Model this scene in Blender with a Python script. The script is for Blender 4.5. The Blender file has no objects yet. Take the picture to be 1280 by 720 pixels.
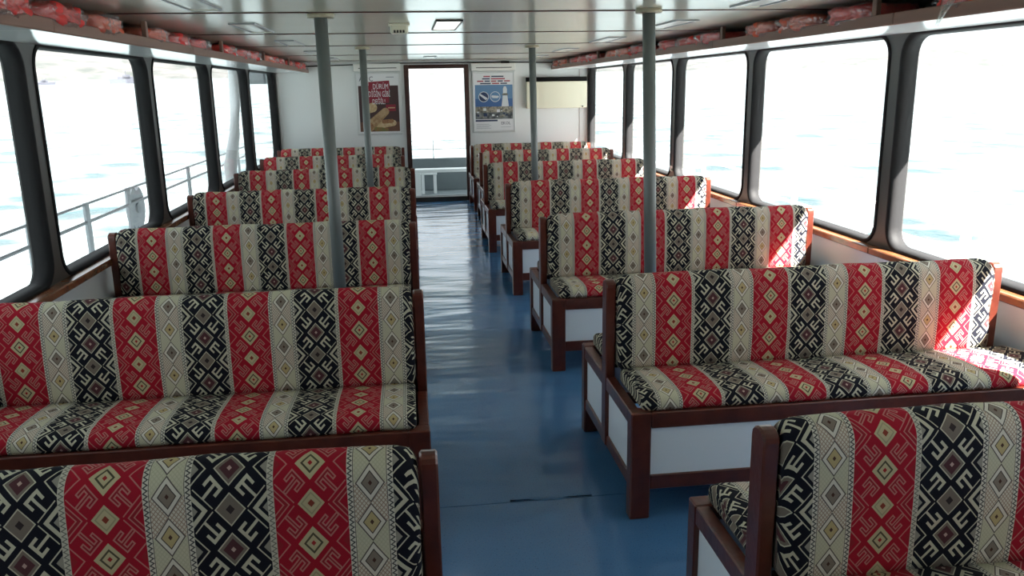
import bpy, bmesh, math, random
from mathutils import Vector, Matrix
random.seed(7)
scene = bpy.context.scene
COL = scene.collection

# ------------------------------------------------------------------ camera
F_PX = 1034.45
yaw, pitch, roll = 0.120746522, 0.238783589, -0.0171548364
fw = Vector((math.sin(yaw)*math.cos(pitch), math.cos(yaw)*math.cos(pitch), -math.sin(pitch)))
rt = Vector((math.cos(yaw), -math.sin(yaw), 0)); up = rt.cross(fw)
rt2 = math.cos(roll)*rt + math.sin(roll)*up
up2 = -math.sin(roll)*rt + math.cos(roll)*up
cam = bpy.data.objects.new('camera', bpy.data.cameras.new('camera'))
COL.objects.link(cam)
mw = Matrix((rt2, up2, -fw)).transposed().to_4x4(); mw.translation = (0, 0, 1.7)
cam.matrix_world = mw
cam.data.sensor_width = 36; cam.data.lens = F_PX/1280*36
cam.data.clip_start = 0.05; cam.data.clip_end = 9000
scene.camera = cam

# ------------------------------------------------------------------ world, sun, exposure
W = bpy.data.worlds.new('world'); scene.world = W; W.use_nodes = True
bg = W.node_tree.nodes['Background']
bg.inputs[0].default_value = (0.87, 0.955, 1.0, 1); bg.inputs[1].default_value = 1.0
SUN_DIR = Vector((-0.704, 0.55, -1.0))
sl = bpy.data.lights.new('sun', 'SUN'); sl.energy = 38.0; sl.angle = 0.0095; sl.color = (1, 0.95, 0.88)
so = bpy.data.objects.new('sun', sl); COL.objects.link(so)
so.rotation_euler = SUN_DIR.to_track_quat('-Z', 'Y').to_euler(); so.location = (8, -4, 12)
vs = scene.view_settings
vs.view_transform = 'Standard'; vs.look = 'None'; vs.gamma = 1; vs.use_curve_mapping = False
vs.exposure = 0.95

# ------------------------------------------------------------------ node helpers
class S:
    """scalar socket expression for Math nodes"""
    def __init__(s, nt, sock): s.nt = nt; s.k = sock
    def op(s, o, b=None, c=None):
        n = s.nt.nodes.new('ShaderNodeMath'); n.operation = o
        for i, v in enumerate((s, b, c)):
            if v is None: continue
            if isinstance(v, S): s.nt.links.new(v.k, n.inputs[i])
            else: n.inputs[i].default_value = v
        return S(s.nt, n.outputs[0])
    def __add__(s, b): return s.op('ADD', b)
    def __sub__(s, b): return s.op('SUBTRACT', b)
    def __mul__(s, b): return s.op('MULTIPLY', b)
    def __truediv__(s, b): return s.op('DIVIDE', b)
    def __lt__(s, b): return s.op('LESS_THAN', b)
    def __gt__(s, b): return s.op('GREATER_THAN', b)
    def abs(s): return s.op('ABSOLUTE')
    def fract(s): return s.op('FRACT')
    def min(s, b): return s.op('MINIMUM', b)
    def max(s, b): return s.op('MAXIMUM', b)
    def pp(s, b): return s.op('PINGPONG', b)
    def inv(s): return (s*-1.0)+1.0
    def within(s, lo, hi): return ((s-(lo+hi)/2).abs()) < ((hi-lo)/2)

def mixc(nt, fac, a, b):
    n = nt.nodes.new('ShaderNodeMix'); n.data_type = 'RGBA'
    if isinstance(fac, S): nt.links.new(fac.k, n.inputs[0])
    elif hasattr(fac, 'is_output'): nt.links.new(fac, n.inputs[0])
    else: n.inputs[0].default_value = fac
    for i, v in ((6, a), (7, b)):
        if isinstance(v, tuple): n.inputs[i].default_value = (*v, 1)
        else: nt.links.new(v, n.inputs[i])
    return n.outputs[2]

def mat(name, col, rough=0.5, metal=0.0, noise=None, bump=None, spec=None, coat=0.0, emit=None):
    """principled material. noise=(scale, colour2, amount, stretch); bump=(scale, strength, stretch)"""
    m = bpy.data.materials.new(name); m.use_nodes = True
    nt = m.node_tree; p = nt.nodes['Principled BSDF']
    p.inputs['Base Color'].default_value = (*col, 1)
    p.inputs['Roughness'].default_value = rough; p.inputs['Metallic'].default_value = metal
    if spec is not None: p.inputs['Specular IOR Level'].default_value = spec
    if coat: p.inputs['Coat Weight'].default_value = coat; p.inputs['Coat Roughness'].default_value = 0.15
    if emit: p.inputs['Emission Color'].default_value = (*emit[0], 1); p.inputs['Emission Strength'].default_value = emit[1]
    def tex(scale, stretch, detail=4):
        tc = nt.nodes.new('ShaderNodeTexCoord'); mp = nt.nodes.new('ShaderNodeMapping')
        mp.inputs['Scale'].default_value = stretch or (1, 1, 1)
        n = nt.nodes.new('ShaderNodeTexNoise'); n.inputs['Scale'].default_value = scale; n.inputs['Detail'].default_value = detail
        nt.links.new(tc.outputs['Object'], mp.inputs[0]); nt.links.new(mp.outputs[0], n.inputs['Vector'])
        return n
    if noise:
        n = tex(noise[0], noise[3] if len(noise) > 3 else None)
        r = nt.nodes.new('ShaderNodeMapRange'); r.inputs[1].default_value = 0.35; r.inputs[2].default_value = 0.65; r.inputs[4].default_value = noise[2]
        nt.links.new(n.outputs[0], r.inputs[0])
        nt.links.new(mixc(nt, r.outputs[0], col, noise[1]), p.inputs['Base Color'])
    if bump:
        n = tex(bump[0], bump[2] if len(bump) > 2 else None, 2)
        b = nt.nodes.new('ShaderNodeBump'); b.inputs['Strength'].default_value = bump[1]; b.inputs['Distance'].default_value = 0.02
        nt.links.new(n.outputs[0], b.inputs['Height']); nt.links.new(b.outputs[0], p.inputs['Normal'])
    return m

def fabric_material():
    """woven kilim stripes: red and black hooked-diamond bands, cream band between zigzag borders.
    UV in metres; the object's fabric_u / fabric_v properties shift the cloth on each bench."""
    m = bpy.data.materials.new('kilim_fabric'); m.use_nodes = True
    nt = m.node_tree; p = nt.nodes['Principled BSDF']
    p.inputs['Roughness'].default_value = 0.9; p.inputs['Specular IOR Level'].default_value = 0.15
    uv = nt.nodes.new('ShaderNodeUVMap'); sep = nt.nodes.new('ShaderNodeSeparateXYZ'); nt.links.new(uv.outputs[0], sep.inputs[0])
    def attr(nm):
        a = nt.nodes.new('ShaderNodeAttribute'); a.attribute_type = 'OBJECT'; a.attribute_name = nm; return S(nt, a.outputs['Fac'])
    u = S(nt, sep.outputs[0]) + attr('fabric_u'); v = S(nt, sep.outputs[1])*attr('fabric_sign') + attr('fabric_v')
    PER, P = 0.436, 0.186
    x = (u/PER).fract()
    isb = x > 0.381
    a = ((x - isb*0.399) - 0.1825).abs()/0.1825
    b = (v*(2/P)).pp(1.0)
    s = a + b - 1.0; t = (a - b).abs()
    r0 = a + b; r1 = a + b.inv(); rc = a.inv() + b.inv(); re = a.inv() + b
    e1 = ((s+0.30).abs()-0.065).max(t-0.33)
    e2 = ((s+0.15).abs()-0.21).max((t-0.27).abs()-0.06)
    e3 = ((s-0.03).abs()-0.38).max(t-0.055)
    E = e1.min(e2).min(e3)
    hook = E < 0.0
    hook_line = E.abs() < 0.028
    thin = ((s-0.43).abs()-0.022).max(t-0.5) < 0.0
    chev = rc.within(0.25, 0.40); chev_l = ((rc-0.325).abs()-0.075).abs() < 0.022; tri = rc < 0.13
    edge = re.within(0.33, 0.38); tri2 = re < 0.18
    # red band
    red = (0.37, 0.012, 0.028); rose = (0.50, 0.19, 0.17); dred = (0.30, 0.02, 0.03); khaki = (0.52, 0.45, 0.27)
    c = mixc(nt, hook, red, dred); c = mixc(nt, hook_line, c, rose); c = mixc(nt, thin, c, rose)
    c = mixc(nt, chev, c, dred); c = mixc(nt, chev_l, c, rose); c = mixc(nt, edge, c, rose); c = mixc(nt, tri2, c, dred)
    c = mixc(nt, r0 < 0.42, c, khaki); c = mixc(nt, r0.within(0.20, 0.27), c, (0.09, 0.08, 0.05)); c = mixc(nt, r0 < 0.07, c, (0.35, 0.03, 0.03))
    c = mixc(nt, r1 < 0.37, c, khaki); c = mixc(nt, r1.within(0.24, 0.29), c, (0.36, 0.32, 0.2)); c = mixc(nt, r1 < 0.1, c, (0.25, 0.05, 0.03))
    cr = c
    # black band
    blk = (0.010, 0.011, 0.018); lt = (0.55, 0.53, 0.40); taupe = (0.19, 0.16, 0.13)
    c = mixc(nt, hook, blk, lt); c = mixc(nt, thin, c, lt); c = mixc(nt, chev, c, lt); c = mixc(nt, tri, c, (0.3, 0.29, 0.24))
    c = mixc(nt, edge, c, lt); c = mixc(nt, tri2, c, (0.3, 0.29, 0.24))
    c = mixc(nt, r0 < 0.43, c, lt); c = mixc(nt, r0 < 0.385, c, taupe); c = mixc(nt, r0 < 0.28, c, (0.09, 0.035, 0.04)); c = mixc(nt, r0 < 0.07, c, (0.5, 0.35, 0.3))
    c = mixc(nt, r1 < 0.42, c, lt); c = mixc(nt, r1 < 0.375, c, taupe); c = mixc(nt, r1 < 0.12, c, (0.04, 0.03, 0.03))
    c = mixc(nt, isb, cr, c)
    # narrow line between red and black
    zz = (v/0.006).pp(1.0)
    lin = x.within(0.365, 0.397)
    le = (x-0.365)/0.032
    c = mixc(nt, lin, c, (0.56, 0.54, 0.44)); c = mixc(nt, lin*((zz*0.7+0.15-le).abs() < 0.14), c, (0.16, 0.16, 0.14))
    # cream band
    cream = x > 0.766
    xc = (x-0.766)/0.234; d = (xc-0.5).abs()
    ac = d/0.37
    vb = ((v-0.040)/(P/4)).pp(1.0)
    alt = ((v-0.040+P/4)/P).fract() < 0.5
    rr = ac/0.88 + vb/1.0
    hat = (((u+v*0.8)/0.0095).fract() < 0.26).max(((u-v*0.8)/0.0095).fract() < 0.26)
    zone = ((v-0.040)/P).fract() < 0.5
    g = mixc(nt, zone, (0.58, 0.56, 0.41), (0.64, 0.60, 0.49))
    hc = mixc(nt, zone, (0.50, 0.49, 0.35), (0.36, 0.26, 0.20))
    g = mixc(nt, hat, g, hc)
    g = mixc(nt, rr < 1.0, g, (0.12, 0.10, 0.09)); g = mixc(nt, rr < 0.90, g, (0.68, 0.65, 0.56))
    g = mixc(nt, rr < 0.62, g, (0.07, 0.055, 0.05))
    g = mixc(nt, rr < 0.54, g, mixc(nt, alt, (0.24, 0.20, 0.16), (0.50, 0.40, 0.20))); g = mixc(nt, rr < 0.14, g, (0.08, 0.04, 0.03))
    bd = d > 0.36
    e = (d-0.36)/0.14
    g = mixc(nt, bd, g, (0.64, 0.62, 0.52)); g = mixc(nt, bd*((zz*0.6+0.25-e).abs() < 0.16), g, (0.07, 0.07, 0.07)); g = mixc(nt, bd*(e < 0.10), g, (0.07, 0.07, 0.07))
    c = mixc(nt, cream, c, g)
    nt.links.new(c, p.inputs['Base Color'])
    return m

def wood(name, c1, c2, rough=0.3):
    return mat(name, c1, rough, noise=(9, c2, 0.8, (1.5, 1.5, 1.5)), bump=(40, 0.05), coat=0.25)

M = {}
M['fabric'] = fabric_material()
M['wood'] = wood('mahogany_varnish', (0.115, 0.024, 0.013), (0.058, 0.012, 0.008), 0.28)
M['sill'] = wood('sill_varnish', (0.20, 0.075, 0.03), (0.12, 0.04, 0.016), 0.25)
M['panel'] = mat('white_laminate', (0.83, 0.90, 0.95), 0.35)
M['wall'] = mat('wall_white', (0.72, 0.765, 0.77), 0.45, noise=(1.2, (0.70, 0.71, 0.69), 0.5))
M['ceiling'] = mat('ceiling_laminate', (0.57, 0.56, 0.465), 0.17, noise=(2, (0.54, 0.525, 0.425), 0.6), bump=(1.5, 0.03))
M['joint'] = mat('joint_brown', (0.06, 0.02, 0.014), 0.4)
M['pillar'] = mat('pillar_paint', (0.052, 0.05, 0.046), 0.42, noise=(6, (0.05, 0.048, 0.045), 0.7), bump=(8, 0.05))
M['rubber'] = mat('gasket_rubber', (0.012, 0.012, 0.013), 0.7, spec=0.2)
M['pole'] = mat('pole_paint', (0.145, 0.165, 0.16), 0.35, noise=(5, (0.12, 0.14, 0.135), 0.6), bump=(30, 0.03))
M['flange'] = mat('flange_wood', (0.42, 0.38, 0.27), 0.5, noise=(30, (0.25, 0.21, 0.14), 0.7))
M['lip'] = mat('shelf_lip_wood', (0.24, 0.13, 0.095), 0.5, noise=(4, (0.19, 0.10, 0.075), 0.7, (1, 0.2, 3)))
M['soffit'] = mat('shelf_soffit', (0.82, 0.85, 0.85), 0.12)
M['vest_red'] = mat('vest_red', (0.75, 0.05, 0.045), 0.6, noise=(6, (0.60, 0.035, 0.03), 0.8))
M['vest_orange'] = mat('vest_orange', (0.75, 0.13, 0.05), 0.6, noise=(6, (0.62, 0.08, 0.04), 0.8))
M['black'] = mat('black_plastic', (0.012, 0.012, 0.013), 0.4)
M['vent'] = mat('vent_matte_black', (0.008, 0.008, 0.008), 0.85, spec=0.1)
M['cream_paint'] = mat('cream_enamel', (0.68, 0.66, 0.52), 0.35)
M['alu'] = mat('poster_aluminium', (0.62, 0.65, 0.65), 0.35, metal=0.3)
M['white_plastic'] = mat('white_plastic', (0.72, 0.73, 0.70), 0.4)
M['door_wood'] = wood('door_frame_wood', (0.055, 0.02, 0.014), (0.03, 0.012, 0.01), 0.35)
M['deck'] = mat('deck_grey', (0.22, 0.25, 0.27), 0.6, noise=(8, (0.17, 0.19, 0.2), 0.6))
M['white_paint'] = mat('white_boat_paint', (0.75, 0.77, 0.78), 0.4)
M['bulwark'] = mat('bulwark_grey', (0.12, 0.145, 0.155), 0.5, noise=(3, (0.10, 0.12, 0.13), 0.6))
M['grey_paint'] = mat('grey_boat_paint', (0.30, 0.33, 0.35), 0.45)
M['rail_steel'] = mat('rail_steel', (0.34, 0.36, 0.38), 0.35, metal=0.4)
M['hull'] = mat('ship_grey', (0.03, 0.034, 0.048), 0.6)
M['lamp_off'] = mat('lamp_diffuser', (0.62, 0.62, 0.56), 0.25)
M['lamp_on'] = mat('lamp_diffuser_lit', (0.8, 0.8, 0.78), 0.4, emit=((1, 0.97, 0.92), 0.9))

def floor_material():
    m = mat('blue_vinyl', (0.050, 0.100, 0.185), 0.22)
    nt = m.node_tree; p = nt.nodes['Principled BSDF']
    tc = nt.nodes.new('ShaderNodeTexCoord')
    def nz(scale, detail=3, st=(1, 1, 1)):
        mp = nt.nodes.new('ShaderNodeMapping'); mp.inputs['Scale'].default_value = st
        n = nt.nodes.new('ShaderNodeTexNoise'); n.inputs['Scale'].default_value = scale; n.inputs['Detail'].default_value = detail
        nt.links.new(tc.outputs['Object'], mp.inputs[0]); nt.links.new(mp.outputs[0], n.inputs['Vector']); return n.outputs[0]
    sp = S(nt, nz(160, 2)); worn = S(nt, nz(2.2, 5))
    c = mixc(nt, worn, (0.050, 0.165, 0.36), (0.09, 0.225, 0.42))
    c = mixc(nt, (sp > 0.66)*0.5, c, (0.16, 0.22, 0.30))
    c = mixc(nt, (sp < 0.35)*0.5, c, (0.02, 0.045, 0.09))
    nt.links.new(c, p.inputs['Base Color'])
    nt.links.new((S(nt, nz(3, 4))*0.16+0.07).k, p.inputs['Roughness'])
    h = S(nt, nz(1.1, 2, (1, 3.2, 1))) + S(nt, nz(60, 2))*0.012
    b = nt.nodes.new('ShaderNodeBump'); b.inputs['Strength'].default_value = 0.35; b.inputs['Distance'].default_value = 0.05
    nt.links.new(h.k, b.inputs['Height']); nt.links.new(b.outputs[0], p.inputs['Normal'])
    return m
M['floor'] = floor_material()

def glass_material(name, tint, fac, rough=0.02, crinkle=False):
    m = bpy.data.materials.new(name); m.use_nodes = True; nt = m.node_tree
    nt.nodes.remove(nt.nodes['Principled BSDF'])
    out = nt.nodes['Material Output']
    tr = nt.nodes.new('ShaderNodeBsdfTransparent'); tr.inputs[0].default_value = (*tint, 1)
    gl = nt.nodes.new('ShaderNodeBsdfGlossy'); gl.inputs[1].default_value = rough
    mx = nt.nodes.new('ShaderNodeMixShader')
    fr = nt.nodes.new('ShaderNodeLayerWeight'); fr.inputs[0].default_value = 0.5      # facing: the same from both faces of a thin sheet
    nt.links.new((S(nt, fr.outputs[1]).op('POWER', 5.0)*fac[1]+fac[0]).k, mx.inputs[0])
    nt.links.new(tr.outputs[0], mx.inputs[1]); nt.links.new(gl.outputs[0], mx.inputs[2]); nt.links.new(mx.outputs[0], out.inputs[0])
    if crinkle:
        tc = nt.nodes.new('ShaderNodeTexCoord'); n = nt.nodes.new('ShaderNodeTexNoise'); n.inputs['Scale'].default_value = 16; n.inputs['Detail'].default_value = 3; n.inputs['Distortion'].default_value = 1.2
        nt.links.new(tc.outputs['Object'], n.inputs['Vector'])
        b = nt.nodes.new('ShaderNodeBump'); b.inputs['Strength'].default_value = 0.9; b.inputs['Distance'].default_value = 0.03
        nt.links.new(n.outputs[0], b.inputs['Height'])
        nt.links.new(b.outputs[0], gl.inputs['Normal']); nt.links.new(b.outputs[0], fr.inputs['Normal'])
    return m
M['glass'] = glass_material('window_glass', (0.985, 0.99, 0.99), (0.015, 0.5))
M['bag'] = glass_material('clear_plastic', (0.95, 0.95, 0.95), (0.16, 0.8), 0.14, True)

def sea_material():
    m = mat('sea_water', (0.10, 0.26, 0.28), 0.22)
    nt = m.node_tree; p = nt.nodes['Principled BSDF']
    tc = nt.nodes.new('ShaderNodeTexCoord')
    def nz(scale, st, det):
        mp = nt.nodes.new('ShaderNodeMapping'); mp.inputs['Scale'].default_value = st
        n = nt.nodes.new('ShaderNodeTexNoise'); n.inputs['Scale'].default_value = scale; n.inputs['Detail'].default_value = det
        nt.links.new(tc.outputs['Object'], mp.inputs[0]); nt.links.new(mp.outputs[0], n.inputs['Vector']); return S(nt, n.outputs[0])
    n1 = nz(0.35, (1, 1, 1), 5); n2 = nz(0.06, (1, 1, 1), 3)
    nt.links.new(mixc(nt, (n1-0.37).max(0.0)*5.5, (0.016, 0.038, 0.043), (0.13, 0.165, 0.172)), p.inputs['Base Color'])
    b = nt.nodes.new('ShaderNodeBump'); b.inputs['Strength'].default_value = 0.8; b.inputs['Distance'].default_value = 0.8
    nt.links.new((n1 + n2*2.0).k, b.inputs['Height']); nt.links.new(b.outputs[0], p.inputs['Normal'])
    return m
M['sea'] = sea_material()
M['hill'] = mat('hazy_hillside', (0.020, 0.025, 0.024), 0.9, noise=(0.03, (0.055, 0.053, 0.054), 1.0))

# ------------------------------------------------------------------ mesh helpers
def obj(name, me, m=None, parent=None, loc=None):
    if isinstance(me, bmesh.types.BMesh):
        bm = me; me = bpy.data.meshes.new(name); bm.to_mesh(me); bm.free()
    if m is not None and not me.materials: me.materials.append(m)
    o = bpy.data.objects.new(name, me); COL.objects.link(o)
    if parent: o.parent = parent
    if loc is not None: o.location = loc
    return o
def tag(o, label=None, cat=None, group=None, kind=None):
    for k, v in (('label', label), ('category', cat), ('group', group), ('kind', kind)):
        if v: o[k] = v
    return o
def thing(name, label=None, cat=None, loc=(0, 0, 0), rz=0, group=None, kind=None):
    o = bpy.data.objects.new(name, None); COL.objects.link(o); o.empty_display_size = 0.1
    o.location = loc; o.rotation_euler = (0, 0, rz)
    return tag(o, label, cat, group, kind)
def box(x0, x1, y0, y1, z0, z1, bev=0.0, bm=None, seg=1):
    own = bm is None
    if own: bm = bmesh.new()
    vs_ = [bm.verts.new((x, y, z)) for x in (x0, x1) for y in (y0, y1) for z in (z0, z1)]
    for f in ((0, 1, 3, 2), (4, 6, 7, 5), (0, 4, 5, 1), (2, 3, 7, 6), (0, 2, 6, 4), (1, 5, 7, 3)): bm.faces.new([vs_[i] for i in f])
    if bev and own:
        bmesh.ops.bevel(bm, geom=list(bm.edges), offset=bev, segments=seg, affect='EDGES', profile=0.5)
    return bm
def tube(pts, r, n=12, bm=None, cap=True):
    bm = bm or bmesh.new(); rings = []
    pts = [Vector(p) for p in pts]
    for i, p in enumerate(pts):
        d = (pts[min(i+1, len(pts)-1)]-pts[max(i-1, 0)]).normalized()
        a = Vector((0, 0, 1)) if abs(d.z) < 0.9 else Vector((1, 0, 0))
        e1 = d.cross(a).normalized(); e2 = d.cross(e1)
        rr = r[i] if isinstance(r, (list, tuple)) else r
        rings.append([bm.verts.new(p+rr*(math.cos(6.28318*k/n)*e1+math.sin(6.28318*k/n)*e2)) for k in range(n)])
    for a, b in zip(rings, rings[1:]):
        for k in range(n): bm.faces.new((a[k], a[(k+1) % n], b[(k+1) % n], b[k]))
    if cap: bm.faces.new(rings[0][::-1]); bm.faces.new(rings[-1])
    for f in bm.faces: f.smooth = len(f.verts) == 4
    return bm
def prism(poly, axis, a0, a1, bm=None):
    """extrude polygon; axis 'y': poly is (x,z); 'x': (y,z); 'z': (x,y)"""
    bm = bm or bmesh.new()
    def P(p, a): return {'y': (p[0], a, p[1]), 'x': (a, p[0], p[1]), 'z': (p[0], p[1], a)}[axis]
    A = [bm.verts.new(P(p, a0)) for p in poly]; B = [bm.verts.new(P(p, a1)) for p in poly]
    n = len(poly)
    for i in range(n): bm.faces.new((A[i], A[(i+1) % n], B[(i+1) % n], B[i]))
    bm.faces.new(A[::-1]); bm.faces.new(B)
    bmesh.ops.recalc_face_normals(bm, faces=bm.faces)
    return bm
def rr_loop(y0, y1, z0, z1, r, n=6):
    pts = []
    for cy, cz, a0 in ((y1-r, z1-r, 0), (y0+r, z1-r, 90), (y0+r, z0+r, 180), (y1-r, z0+r, 270)):
        for k in range(n+1):
            a = math.radians(a0+90*k/n); pts.append((cy+r*math.cos(a), cz+r*math.sin(a)))
    return pts
def rect_loop(y0, y1, z0, z1, iy0, iy1, iz0, iz1, r, n=6):
    """outer rectangle sampled point for point with rr_loop(iy0..)"""
    pts = []
    for ox, oz, cy, cz, q in ((y1, z1, iy1-r, iz1-r, 0), (y0, z1, iy0+r, iz1-r, 1), (y0, z0, iy0+r, iz0+r, 2), (y1, z0, iy1-r, iz0+r, 3)):
        for k in range(n+1):
            t = k/n
            A = (ox, cz) if q % 2 == 0 else (cy, oz); B = (cy, oz) if q % 2 == 0 else (ox, cz)
            if t <= 0.5: f = t*2; pts.append((A[0]+(ox-A[0])*f, A[1]+(oz-A[1])*f))
            else: f = t*2-1; pts.append((ox+(B[0]-ox)*f, oz+(B[1]-oz)*f))
    return pts
def loft(loops, closed=True, bm=None, smooth=True):
    bm = bm or bmesh.new()
    V = [[bm.verts.new(p) for p in L] for L in loops]
    n = len(V[0])
    prs = list(zip(V, V[1:])) + ([(V[-1], V[0])] if closed else [])
    for a, b in prs:
        for k in range(n):
            f = bm.faces.new((a[k], a[(k+1) % n], b[(k+1) % n], b[k])); f.smooth = smooth
    bmesh.ops.recalc_face_normals(bm, faces=bm.faces)
    return bm
def text_mesh(body, size, m, parent, loc, rot, name='lettering', align='CENTER', sx=1.0):
    cu = bpy.data.curves.new('t', 'FONT'); cu.body = body; cu.size = size; cu.align_x = align; cu.align_y = 'CENTER'; cu.extrude = 0.0004
    cu.resolution_u = 2
    to = bpy.data.objects.new('t', cu); COL.objects.link(to)
    dg = bpy.context.evaluated_depsgraph_get(); me = bpy.data.meshes.new_from_object(to.evaluated_get(dg))
    bpy.data.objects.remove(to); bpy.data.curves.remove(cu)
    me.materials.clear(); me.materials.append(m)
    o = obj(name, me, None, parent, loc); o.rotation_euler = rot; o.scale = (sx, 1, 1)
    return o

# ------------------------------------------------------------------ dimensions
XL, XR = -1.87, 2.77            # inner faces of the side walls
GL, GR = -1.94, 2.84            # glass planes
YB, YW = -0.9, 12.78            # back and end wall
ZC = 2.085
PILLARS = [-0.9, 0.56, 2.56, 4.56, 6.60, 8.55, 10.55, 12.78]
WZ0, WZ1 = 0.735, 1.955

# ------------------------------------------------------------------ floor
fl = thing('floor', kind='structure')
for i, (a, b) in enumerate(((YB, 3.148), (3.152, 8.4), (8.403, YW))):
    obj('vinyl_sheet', box(XL-0.02, XR+0.02, a, b, -0.02 if True else 0, 0.0), M['floor'], fl)
obj('subfloor', box(XL-0.1, XR+0.1, YB, YW+0.05, -0.09, -0.02), M['black'], fl)
# lifted edge of the sheet at the worn seam
bm = bmesh.new()
for i in range(2):
    N = 10
bm = loft([[(0.36+0.05*k/1.0*1.0, 3.150+0.012*math.sin(k*1.3), 0.0005) for k in range(8)],
           [(0.36+0.05*k, 3.156+0.010*math.sin(k*1.3+0.5), 0.0045) for k in range(8)],
           [(0.36+0.05*k, 3.190, 0.0008) for k in range(8)]], closed=False)
bm.faces.ensure_lookup_table()
bad = [f for f in bm.faces if f.calc_area() > 0.004]
bmesh.ops.delete(bm, geom=bad, context='FACES')
obj('worn_seam_edge', bm, M['floor'], fl)

# ------------------------------------------------------------------ ceiling
ce = thing('ceiling', kind='structure')
JO = [YB, 1.05, 2.77, 4.53, 6.22, 7.92, 10.1, 12.0, YW]
for a, b in zip(JO, JO[1:]):
    obj('ceiling_panel', box(XL-0.06, XR+0.06, a+0.006, b-0.006, ZC, ZC+0.02, 0.002), M['ceiling'], ce)
for y in JO[1:-1]:
    obj('joint_strip', box(XL-0.05, XR+0.05, y-0.015, y+0.015, ZC-0.004, ZC+0.012), M['joint'], ce)
# roof with side-deck overhang; unseen aft length added to shade the aft deck
rf = obj('roof', box(-2.57, 3.47, YB-0.3, 16.3, 2.12, 2.22), M['white_paint']); tag(rf, kind='structure')

# ------------------------------------------------------------------ side walls and windows
wn = 0
for side, xi, xg, sg in (('left', XL, GL, -1), ('right', XR, GR, 1)):
    wl = thing('wall_'+side, kind='structure')
    xo = xi + sg*0.10
    for a, b in zip(PILLARS, PILLARS[1:]):
        iy0 = a+0.058 if a > YB else a+0.12; iy1 = b-0.058 if b < YW else b-0.11
        inner = rr_loop(iy0, iy1, WZ0, WZ1, 0.13)
        outer = rect_loop(a, b, 0.70, 2.12, iy0, iy1, WZ0, WZ1, 0.13)
        bm = loft([[(xi, *p) for p in outer], [(xi, *p) for p in inner], [(xo, *p) for p in inner], [(xo, *p) for p in outer]], closed=True, smooth=False)
        obj('window_bay', bm, M['pillar'], wl)
        wn += 1
        w = thing('window_%d' % wn, kind='structure')
        def rl(d): return rr_loop(iy0+d, iy1-d, WZ0+d, WZ1-d, 0.13-d)
        xp = xi - sg*0.007
        g = loft([[(xi+sg*0.001, *p) for p in rl(-0.010)], [(xp, *p) for p in rl(-0.006)], [(xp, *p) for p in rl(0.012)], [(xi+sg*0.02, *p) for p in rl(0.020)],
                  [(xg+sg*0.012, *p) for p in rl(0.022)], [(xg+sg*0.012, *p) for p in rl(-0.002)], [(xi+sg*0.001, *p) for p in rl(-0.002)]], closed=True)
        obj('gasket', g, M['rubber'], w)
        bm = bmesh.new(); L = rl(0.012)
        prism(L, 'x', xg-0.003, xg+0.003, bm)
        obj('glass_pane', bm, M['glass'], w)
    # lower lining panels with joints
    for a, b in zip(PILLARS, PILLARS[1:]):
        obj('lining_panel', box(min(xi, xo), max(xi, xo), a+0.002, b-0.002, 0.0, 0.70), M['wall'], wl)
    obj('outer_skin', box(min(xo, xo+sg*0.01), max(xo, xo+sg*0.01), YB, YW, -0.6, 0.70), M['white_paint'], wl)
    # wooden sill ledge
    xs = xi - sg*0.07
    t = thing('trim_%d' % (1 if side == 'left' else 2), kind='structure')
    for a, b in zip(PILLARS, PILLARS[1:]):
        obj('sill_board', box(min(xs, xi+sg*0.03), max(xs, xi+sg*0.03), a+0.001, b-0.001, 0.69, 0.732, 0.006), M['sill'], t)

# ------------------------------------------------------------------ end wall with doorway
we = thing('wall_end', kind='structure')
DX0, DX1, DZ = 0.035, 0.905, 1.985
obj('wall_board', box(XL, DX0, YW, YW+0.06, 0, 2.12), M['wall'], we)
obj('wall_board', box(DX1, XR, YW, YW+0.06, 0, 2.12), M['wall'], we)
obj('wall_board', box(DX0, DX1, YW, YW+0.06, DZ, 2.12), M['wall'], we)
obj('corner_trim', box(XR-0.13, XR-0.01, YW-0.02, YW, 0, 2.05, 0.004), M['wall'], we)
obj('corner_trim', box(XL+0.01, XL+0.05, YW-0.02, YW, 0, 2.05, 0.004), M['wall'], we)
dr = thing('door_1', kind='structure')
obj('door_jamb', box(DX0-0.045, DX0+0.025, YW-0.035, YW+0.08, 0, DZ+0.05, 0.006), M['door_wood'], dr)
obj('door_jamb', box(DX1-0.025, DX1+0.045, YW-0.035, YW+0.08, 0, DZ+0.05, 0.006), M['door_wood'], dr)
obj('door_head', box(DX0+0.025, DX1-0.025, YW-0.035, YW+0.08, DZ-0.005, DZ+0.05, 0.006), M['door_wood'], dr)
obj('threshold', box(DX0+0.025, DX1-0.025, YW-0.04, YW+0.10, -0.01, 0.07, 0.006), M['pillar'], dr)
obj('threshold_strip', box(DX0+0.03, DX1-0.03, YW+0.09, YW+0.13, 0.05, 0.078, 0.003), M['rail_steel'], dr)
wb = thing('wall_back_added', kind='structure')          # invented bulkhead and closed door behind the camera, dark to dim near benches
for a_ in ((XL, DX0, 0, 2.12), (DX1, XR, 0, 2.12), (DX0, DX1, 1.99, 2.12)):
    obj('wall_board', box(a_[0], a_[1], YB-0.06, YB, a_[2], a_[3]), M['lip'], wb)
d2 = thing('door_2_added', kind='structure')
for xa, xb in ((DX0-0.045, DX0+0.025), (DX1-0.025, DX1+0.045)):
    obj('door_jamb', box(xa, xb, YB-0.08, YB+0.03, 0, 2.03, 0.006), M['door_wood'], d2)
obj('door_head', box(DX0+0.025, DX1-0.025, YB-0.08, YB+0.03, 1.98, 2.03, 0.006), M['door_wood'], d2)
obj('door_leaf', box(DX0+0.027, DX1-0.027, YB-0.05, YB-0.01, 0.01, 1.978, 0.004), M['wood'], d2)
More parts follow.
